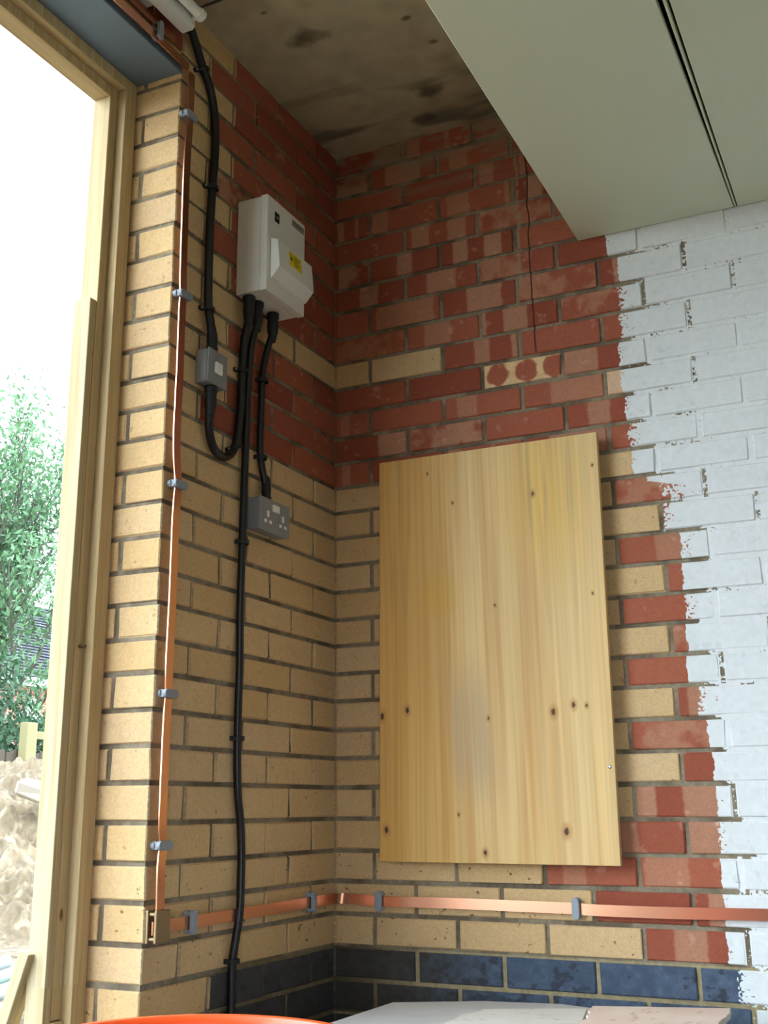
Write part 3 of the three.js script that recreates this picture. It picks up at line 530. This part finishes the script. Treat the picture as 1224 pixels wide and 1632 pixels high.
const core = std(0xd8cfc0, 0.95);
function ragged(a, b, n, amp, seed) { const r = rng(seed), out = []; for (let i = 0; i < n; i++) { const t = i / n, k = i ? (r() - 0.5) * amp : 0; out.push([lerp(a[0], b[0], t) + k * (b[1] - a[1]) / Math.hypot(b[0] - a[0], b[1] - a[1]) + 0, lerp(a[1], b[1], t) - k * (b[0] - a[0]) / Math.hypot(b[0] - a[0], b[1] - a[1])]); } return out; }
function sheet(name, pts, y0, y1, top, label, category, groupName) {
  const t = tag(group(name), label, category, groupName), s = slab(pts, y0, y1 - 0.0012, 0.001), f = slab(pts, y1 - 0.0011, y1, 0.0004);
  mesh('core', metric(s), core, t); mesh('paper_face', metric(f), top, t); return t;
}
tag(mesh('insulation_slab', metric(slab([[0.262, 0.85], [0.275, 0.25], [0.452, 0.146], [0.62, 0.11], [0.93, 0.2], [0.94, 0.85]], FLOOR, -0.085, 0.003)), greyPaper), 'thick grey white slab lying on the floor, undermost of the boards', 'slab');
sheet('plasterboard_offcut', [...ragged([0.51, 0.62], [0.505, 0.42], 5, 0.012, 3), ...ragged([0.505, 0.42], [0.52, 0.325], 5, 0.014, 4), ...ragged([0.52, 0.325], [0.75, 0.205], 6, 0.004, 5), [0.80, 0.62]], -0.085, -0.0725, paper, 'white plasterboard offcut with a torn left edge, middle of the three boards', 'board', 'plasterboard offcuts');
sheet('plasterboard_offcut', [...ragged([0.775, 0.62], [0.766, 0.433], 5, 0.01, 7), ...ragged([0.766, 0.433], [0.738, 0.268], 6, 0.018, 8), ...ragged([0.738, 0.268], [0.997, 0.178], 6, 0.003, 9), ...ragged([0.997, 0.178], [1.006, 0.37], 7, 0.012, 10), [1.012, 0.62]], -0.0725, -0.06, pinkPaper, 'pinkish plasterboard offcut with a broken right end, uppermost board', 'board', 'plasterboard offcuts');

// ---------------------------------------------------------------- outside
const GROUND = -0.3;
const soil = std(0xffffff, 1, { map: paint(1024, 1024, 0, 3, 0, 3, (u, v) => { const a = fbm(u * 5, v * 5, 601), b = fbm(u * 40, v * 40, 602), s = smooth(0.6, 0.75, fbm(u * 22, v * 22, 603)); return mix3(mix3([110, 97, 76], [84, 71, 54], a), [136, 124, 102], s * 0.6).map((x) => x * (0.75 + 0.5 * b)); }), bumpMap: grain, bumpScale: 0.004 });
{
  const g = new THREE.PlaneGeometry(90, 90, 150, 150); g.rotateX(-Math.PI / 2); const p = g.attributes.position;
  for (let i = 0; i < p.count; i++) { const x = p.getX(i), z = p.getZ(i), inside = x > -0.8 && x < 5 && z > -0.6 && z < 5; p.setY(i, GROUND + (inside ? -0.02 : (fbm(x * 1.5, z * 1.5, 611) - 0.5) * 0.08 - 0.02)); }
  g.computeVertexNormals(); tag(mesh('ground', metric(g), soil), 'bare sandy site ground outside the opening', null, null, 'structure');
}
{
  const N = 240, pos = [], idx = [], S = 4.6;
  const height = (x, z) => { const dx = x / 2.1, dz = z / 1.7, r = Math.hypot(dx, dz) + (fbm(x * 1.3 + 9, z * 1.3, 621) - 0.5) * 0.35; const base = 0.92 * Math.pow(clamp(1 - r * 0.72), 0.8); const lump = base > 0.01 ? (fbm(x * 4, z * 4, 622) - 0.5) * 0.22 + (fbm(x * 11, z * 11, 623, 4) - 0.5) * 0.2 : 0; return Math.max(-0.1, base + lump * smooth(0, 0.15, base)); };
  for (let j = 0; j <= N; j++) for (let i = 0; i <= N; i++) { const x = (i / N - 0.5) * S * 1.3, z = (j / N - 0.5) * S; pos.push(x, i === 0 || j === 0 || i === N || j === N ? -0.15 : height(x, z) - 0.02, z); }
  for (let j = 0; j < N; j++) for (let i = 0; i < N; i++) { const a = j * (N + 1) + i; idx.push(a, a + N + 1, a + 1, a + 1, a + N + 1, a + N + 2); }
  const g = new THREE.BufferGeometry(); g.setAttribute('position', new THREE.Float32BufferAttribute(pos, 3)); g.setIndex(idx); g.computeVertexNormals(); g.setAttribute('uv', new THREE.Float32BufferAttribute(pos.flatMap((v, i) => (i % 3 === 0 ? [v, pos[i + 2]] : [])), 2));
  const m = mesh('spoil_heap', g, soil); m.position.set(-4.6, GROUND, -3.9); tag(m, 'heap of dug sandy soil outside beyond the door opening', 'soil heap');
  const r = mesh('concrete_lump', brickGeo(-0.14, 0.14, -0.045, 0.045, -0.09, 0.09, 77, (p) => [p[0], p[2]], 0.02, 0.012), std(0x9a9184, 0.9)); r.position.set(-3.62, 0.42, -2.98); r.rotation.set(0.1, 0.6, -0.35); tag(r, 'pale broken concrete lump lying on the sandy soil heap', 'rubble');
}
{
  const duct = [std(0x8f9aa0, 0.35), std(0x7f9a94, 0.4), std(0x9aa2a6, 0.35), std(0x8e959a, 0.35)];
  const ends = [[[-2.1, -1.12], 'grey plastic duct lying outside, farthest of the four'], [[-1.83, -0.87], 'greenish plastic duct lying outside, second farthest'], [[-1.57, -0.57], 'pale plastic duct lying outside, third from the soil heap'], [[-1.29, -0.26], 'grey plastic duct lying outside, nearest to the door frame']];
  const dir = new THREE.Vector3(-0.065, 0, -0.19).normalize();
  ends.forEach(([[x, z], label], i) => {
    const q = [[0.027, 0], [0.031, 0], [0.031, 0.12], [0.0275, 0.13], [0.0275, 2.6], [0.024, 2.6], [0.024, 0.13], [0.027, 0.12], [0.027, 0]].map(([a, b]) => new THREE.Vector2(a * 0.9, b));
    const m = mesh('duct_pipe', new THREE.LatheGeometry(q, 24), duct[i]);
    const from = new THREE.Vector3(x, GROUND + 0.03, z).addScaledVector(dir, i === 0 ? 0.0 : 0.35); m.position.copy(from); m.quaternion.setFromUnitVectors(new THREE.Vector3(0, 1, 0), dir.clone().negate()); tag(m, label, 'pipe', 'ducts on the ground outside');
  });
}
{
  const f = tag(group('garden_fence', -8, GROUND, -7.6), 'timber garden fence with a pale post and dark upright slats', 'fence');
  const dark = std(0x463d31, 0.9), pale = std(0x77704f, 0.9);
  for (const [z, h] of [[-0.1, 1.57], [-2.0, 1.55], [1.9, 1.55]]) mesh('post', rbox(-0.06, 0.06, 0, h, z - 0.085, z + 0.085, 0.01), pale, f);
  mesh('rail', rbox(-0.06, 0.0, 1.39, 1.48, -2.7, -0.2, 0.006), pale, f);
  mesh('rail', rbox(-0.06, 0.0, 1.39, 1.48, 2.0, 3.6, 0.006), pale, f);
  const sg = [rbox(-0.012, 0.012, 0, 1.25, -0.052, 0.052, 0.004, 1), rbox(-0.012, 0.012, 0, 1.27, -0.05, 0.05, 0.004, 1)], r = rng(9);
  for (let i = 0; i < 44; i++) { const s = mesh('slat', sg[i % 2], dark, f); s.position.set(-0.09 - (i % 2) * 0.015, -0.02 * r(), -2.6 + i * 0.112); s.rotation.x = (r() - 0.5) * 0.02; }
}
{
  const t = tag(group('house', -20.6, GROUND, -21.5), 'red brick house with a dark tiled roof behind the trees', 'house');
  const brickRed = std(0xffffff, 0.9, { map: paint(256, 256, 0, 2.25, 0, 1.5, (u, v) => { const k = Math.floor(v / 0.075), a = (u + (k % 2) * 0.1125) / 0.225, n = Math.floor(a); return (v / 0.075 - k < 0.13 || a - n < 0.05) ? [190, 170, 155] : mix3([168, 96, 80], [190, 122, 100], hash(n, k, 5)); }) });
  mesh('wall', metric(box(-5, 0, 0, 3.75, -6, 1.3)), brickRed, t);
  const roof = new THREE.Shape([[-5.6, 0], [0.5, 0], [-2.5, 2.6]].map(([a, b]) => new THREE.Vector2(a, b))); const rg = new THREE.ExtrudeGeometry(roof, { depth: 7.9, bevelEnabled: false }); rg.translate(0, 3.95, -6.3);
  const rf = mesh('roof', metric(rg), std(0x55565e, 0.9), t);
  for (let i = 0; i < 26; i++) { const a = i / 26; mesh('tile_course', rbox(-0.06, 0.06, -0.012, 0.012, -6.28, 1.58, 0.004, 1), std(0x5d5e66, 0.9), rf).position.set(0.5 - 3.0 * a, 3.98 + 2.6 * a, 0); }
  mesh('fascia', box(0.35, 0.5, 3.72, 3.95, -6.3, 1.6), std(0xeeeeea, 0.6), t);
  const w = mesh('window', merge([box(0.0, 0.06, 2.1, 3.45, -0.32, -0.24), box(0.0, 0.06, 2.1, 3.45, 0.18, 0.26), box(0, 0.06, 2.1, 2.18, -0.32, 0.26), box(0, 0.06, 3.37, 3.45, -0.32, 0.26), box(0, 0.06, 2.95, 3.03, -0.32, 0.26)]), std(0xf4f5f2, 0.5), t); w.position.z = -0.2;
  mesh('pane', box(0.005, 0.02, 2.15, 3.4, -0.3, 0.24), std(0xb8ccd0, 0.1, { metalness: 0.2 }), w);
}
// trees and hedge: branching limbs, leaves as many small bent blades
const bark = std(0x4a463d, 0.95);
const leafMats = [new THREE.MeshPhysicalMaterial({ color: 0x557a52, roughness: 0.9, transmission: 0.3, thickness: 0, side: THREE.DoubleSide }), new THREE.MeshPhysicalMaterial({ color: 0x4b7049, roughness: 0.9, transmission: 0.3, thickness: 0, side: THREE.DoubleSide }), new THREE.MeshPhysicalMaterial({ color: 0x355638, roughness: 0.9, transmission: 0.2, thickness: 0, side: THREE.DoubleSide })];
function leafGeo(l, w) { const g = new THREE.BufferGeometry(); g.setAttribute('position', new THREE.Float32BufferAttribute([0, 0, 0, l * 0.45, w * 0.25, w / 2, l * 0.45, w * 0.25, -w / 2, l, 0, 0], 3)); g.setAttribute('uv', new THREE.Float32BufferAttribute([0, 0.5, 0.5, 1, 0.5, 0, 1, 0.5], 2)); g.setIndex([0, 1, 2, 1, 3, 2]); g.computeVertexNormals(); return g; }
function scatter(name, parent, geo, mat, spots, r) {
  const m = new THREE.InstancedMesh(geo, mat, spots.length), o = new THREE.Object3D(); m.name = name; m.castShadow = m.receiveShadow = true; m.userData.kind = 'stuff';
  spots.forEach(([x, y, z], i) => { o.position.set(x, y, z); o.rotation.set(r() * 6.28, r() * 6.28, r() * 6.28); const s = 0.6 + r() * 0.8; o.scale.set(s, s, s); o.updateMatrix(); m.setMatrixAt(i, o.matrix); });
  m.instanceMatrix.needsUpdate = true; parent.add(m); return m;
}
function tree(x, z, H, lean, seed, leafN, mat, label, minY, spread = 1) {
  const r = rng(seed), t = tag(group('tree', x, GROUND, z), label, 'tree', 'trees beyond the fence'), limbs = [], tips = [];
  const grow = (p, d, len, rad, depth) => {
    const pts = [p.clone()]; let q = p.clone(), e = d.clone();
    for (let i = 0; i < 4; i++) { e.add(new THREE.Vector3((r() - 0.5) * 0.35, (r() - 0.3) * 0.15, (r() - 0.5) * 0.35)).normalize(); q = q.clone().addScaledVector(e, len / 4); pts.push(q.clone()); if (depth >= 2) tips.push(q.clone()); }
    const cc = new THREE.CatmullRomCurve3(pts), cs = cc.getSpacedPoints(6), g = new THREE.TubeGeometry(cc, 6, rad, 6, false); const P = g.attributes.position;   // taper
    for (let i = 0; i < P.count; i++) { const ring = Math.floor(i / 7) / 6, c = cs[Math.min(6, Math.floor(i / 7))]; const s = 1 - 0.45 * ring; P.setXYZ(i, c.x + (P.getX(i) - c.x) * s, c.y + (P.getY(i) - c.y) * s, c.z + (P.getZ(i) - c.z) * s); }
    limbs.push(g); if (depth >= 4) return;
    const n = depth === 0 ? 6 : 4;
    for (let i = 0; i < n; i++) { const s = pts[1 + Math.floor(r() * 3.999)], a = r() * 6.283, dir = e.clone().multiplyScalar(0.75).add(new THREE.Vector3(Math.cos(a) * 0.7 * spread, 0.25 + r() * 0.4, Math.sin(a) * 0.7 * spread)).normalize(); grow(s, dir, len * (0.55 + r() * 0.2), rad * 0.5, depth + 1); }
  };
  grow(new THREE.Vector3(0, 0, 0), new THREE.Vector3(lean[0], 1, lean[1]).normalize(), H * 0.5, H * 0.016, 0);
  mesh('trunk', merge(limbs.slice(0, 1)), bark, t); mesh('branches', merge(limbs.slice(1)), bark, t).userData.kind = 'stuff';
  const spots = []; for (let i = 0; i < leafN; i++) { const c = tips[Math.floor(r() * tips.length)], s = 0.42; if (c.y < minY) continue; spots.push([c.x + (r() + r() + r() - 1.5) * s, c.y + (r() + r() + r() - 1.5) * s - 0.1, c.z + (r() + r() + r() - 1.5) * s]); }
  scatter('foliage', t, leafGeo(0.13, 0.05), mat, spots, r); return t;
}
tree(-12.6, -11.6, 7.6, [0.1, 0.12], 21, 15000, leafMats[0], 'pale green loose tree seen through the opening, nearest the fence', 2.3);
tree(-13.5, -13.9, 7.2, [0.05, 0.3], 35, 15000, leafMats[1], 'leaning open crowned tree next to the door frame edge', 3.3);
tree(-15.2, -11.9, 7.0, [0.0, -0.05], 48, 15000, leafMats[0], 'taller pale tree farther behind the leaning tree', 3.0);
{
  const r = rng(77), t = tag(group('hedge', -9.2, GROUND, -8.4), 'dark green leafy hedge growing behind the garden fence', 'hedge'), spots = [], stems = [];
  for (let i = 0; i < 14000; i++) { const z = (r() - 0.5) * 5, top = 1.5 + 0.4 * fbm(z * 1.2 + 5, 0.5, 631) + 0.75 * smooth(-0.45, 0.1, z); spots.push([(r() - 0.5) * 1.1, Math.pow(r(), 0.7) * top, z]); }
  for (let i = 0; i < 12; i++) { const z = -2.3 + i * 0.42; stems.push(tube([[0, 0, z], [0.1 * (r() - 0.5), 0.7, z + 0.1], [0.3 * (r() - 0.5), 1.5, z + 0.3 * (r() - 0.5)]], 0.02, 8)); }
  mesh('stems', merge(stems), bark, t).userData.kind = 'stuff';
  scatter('foliage', t, leafGeo(0.1, 0.05), leafMats[2], spots, r);
}
shade(scene);
renderer.render(scene, camera);
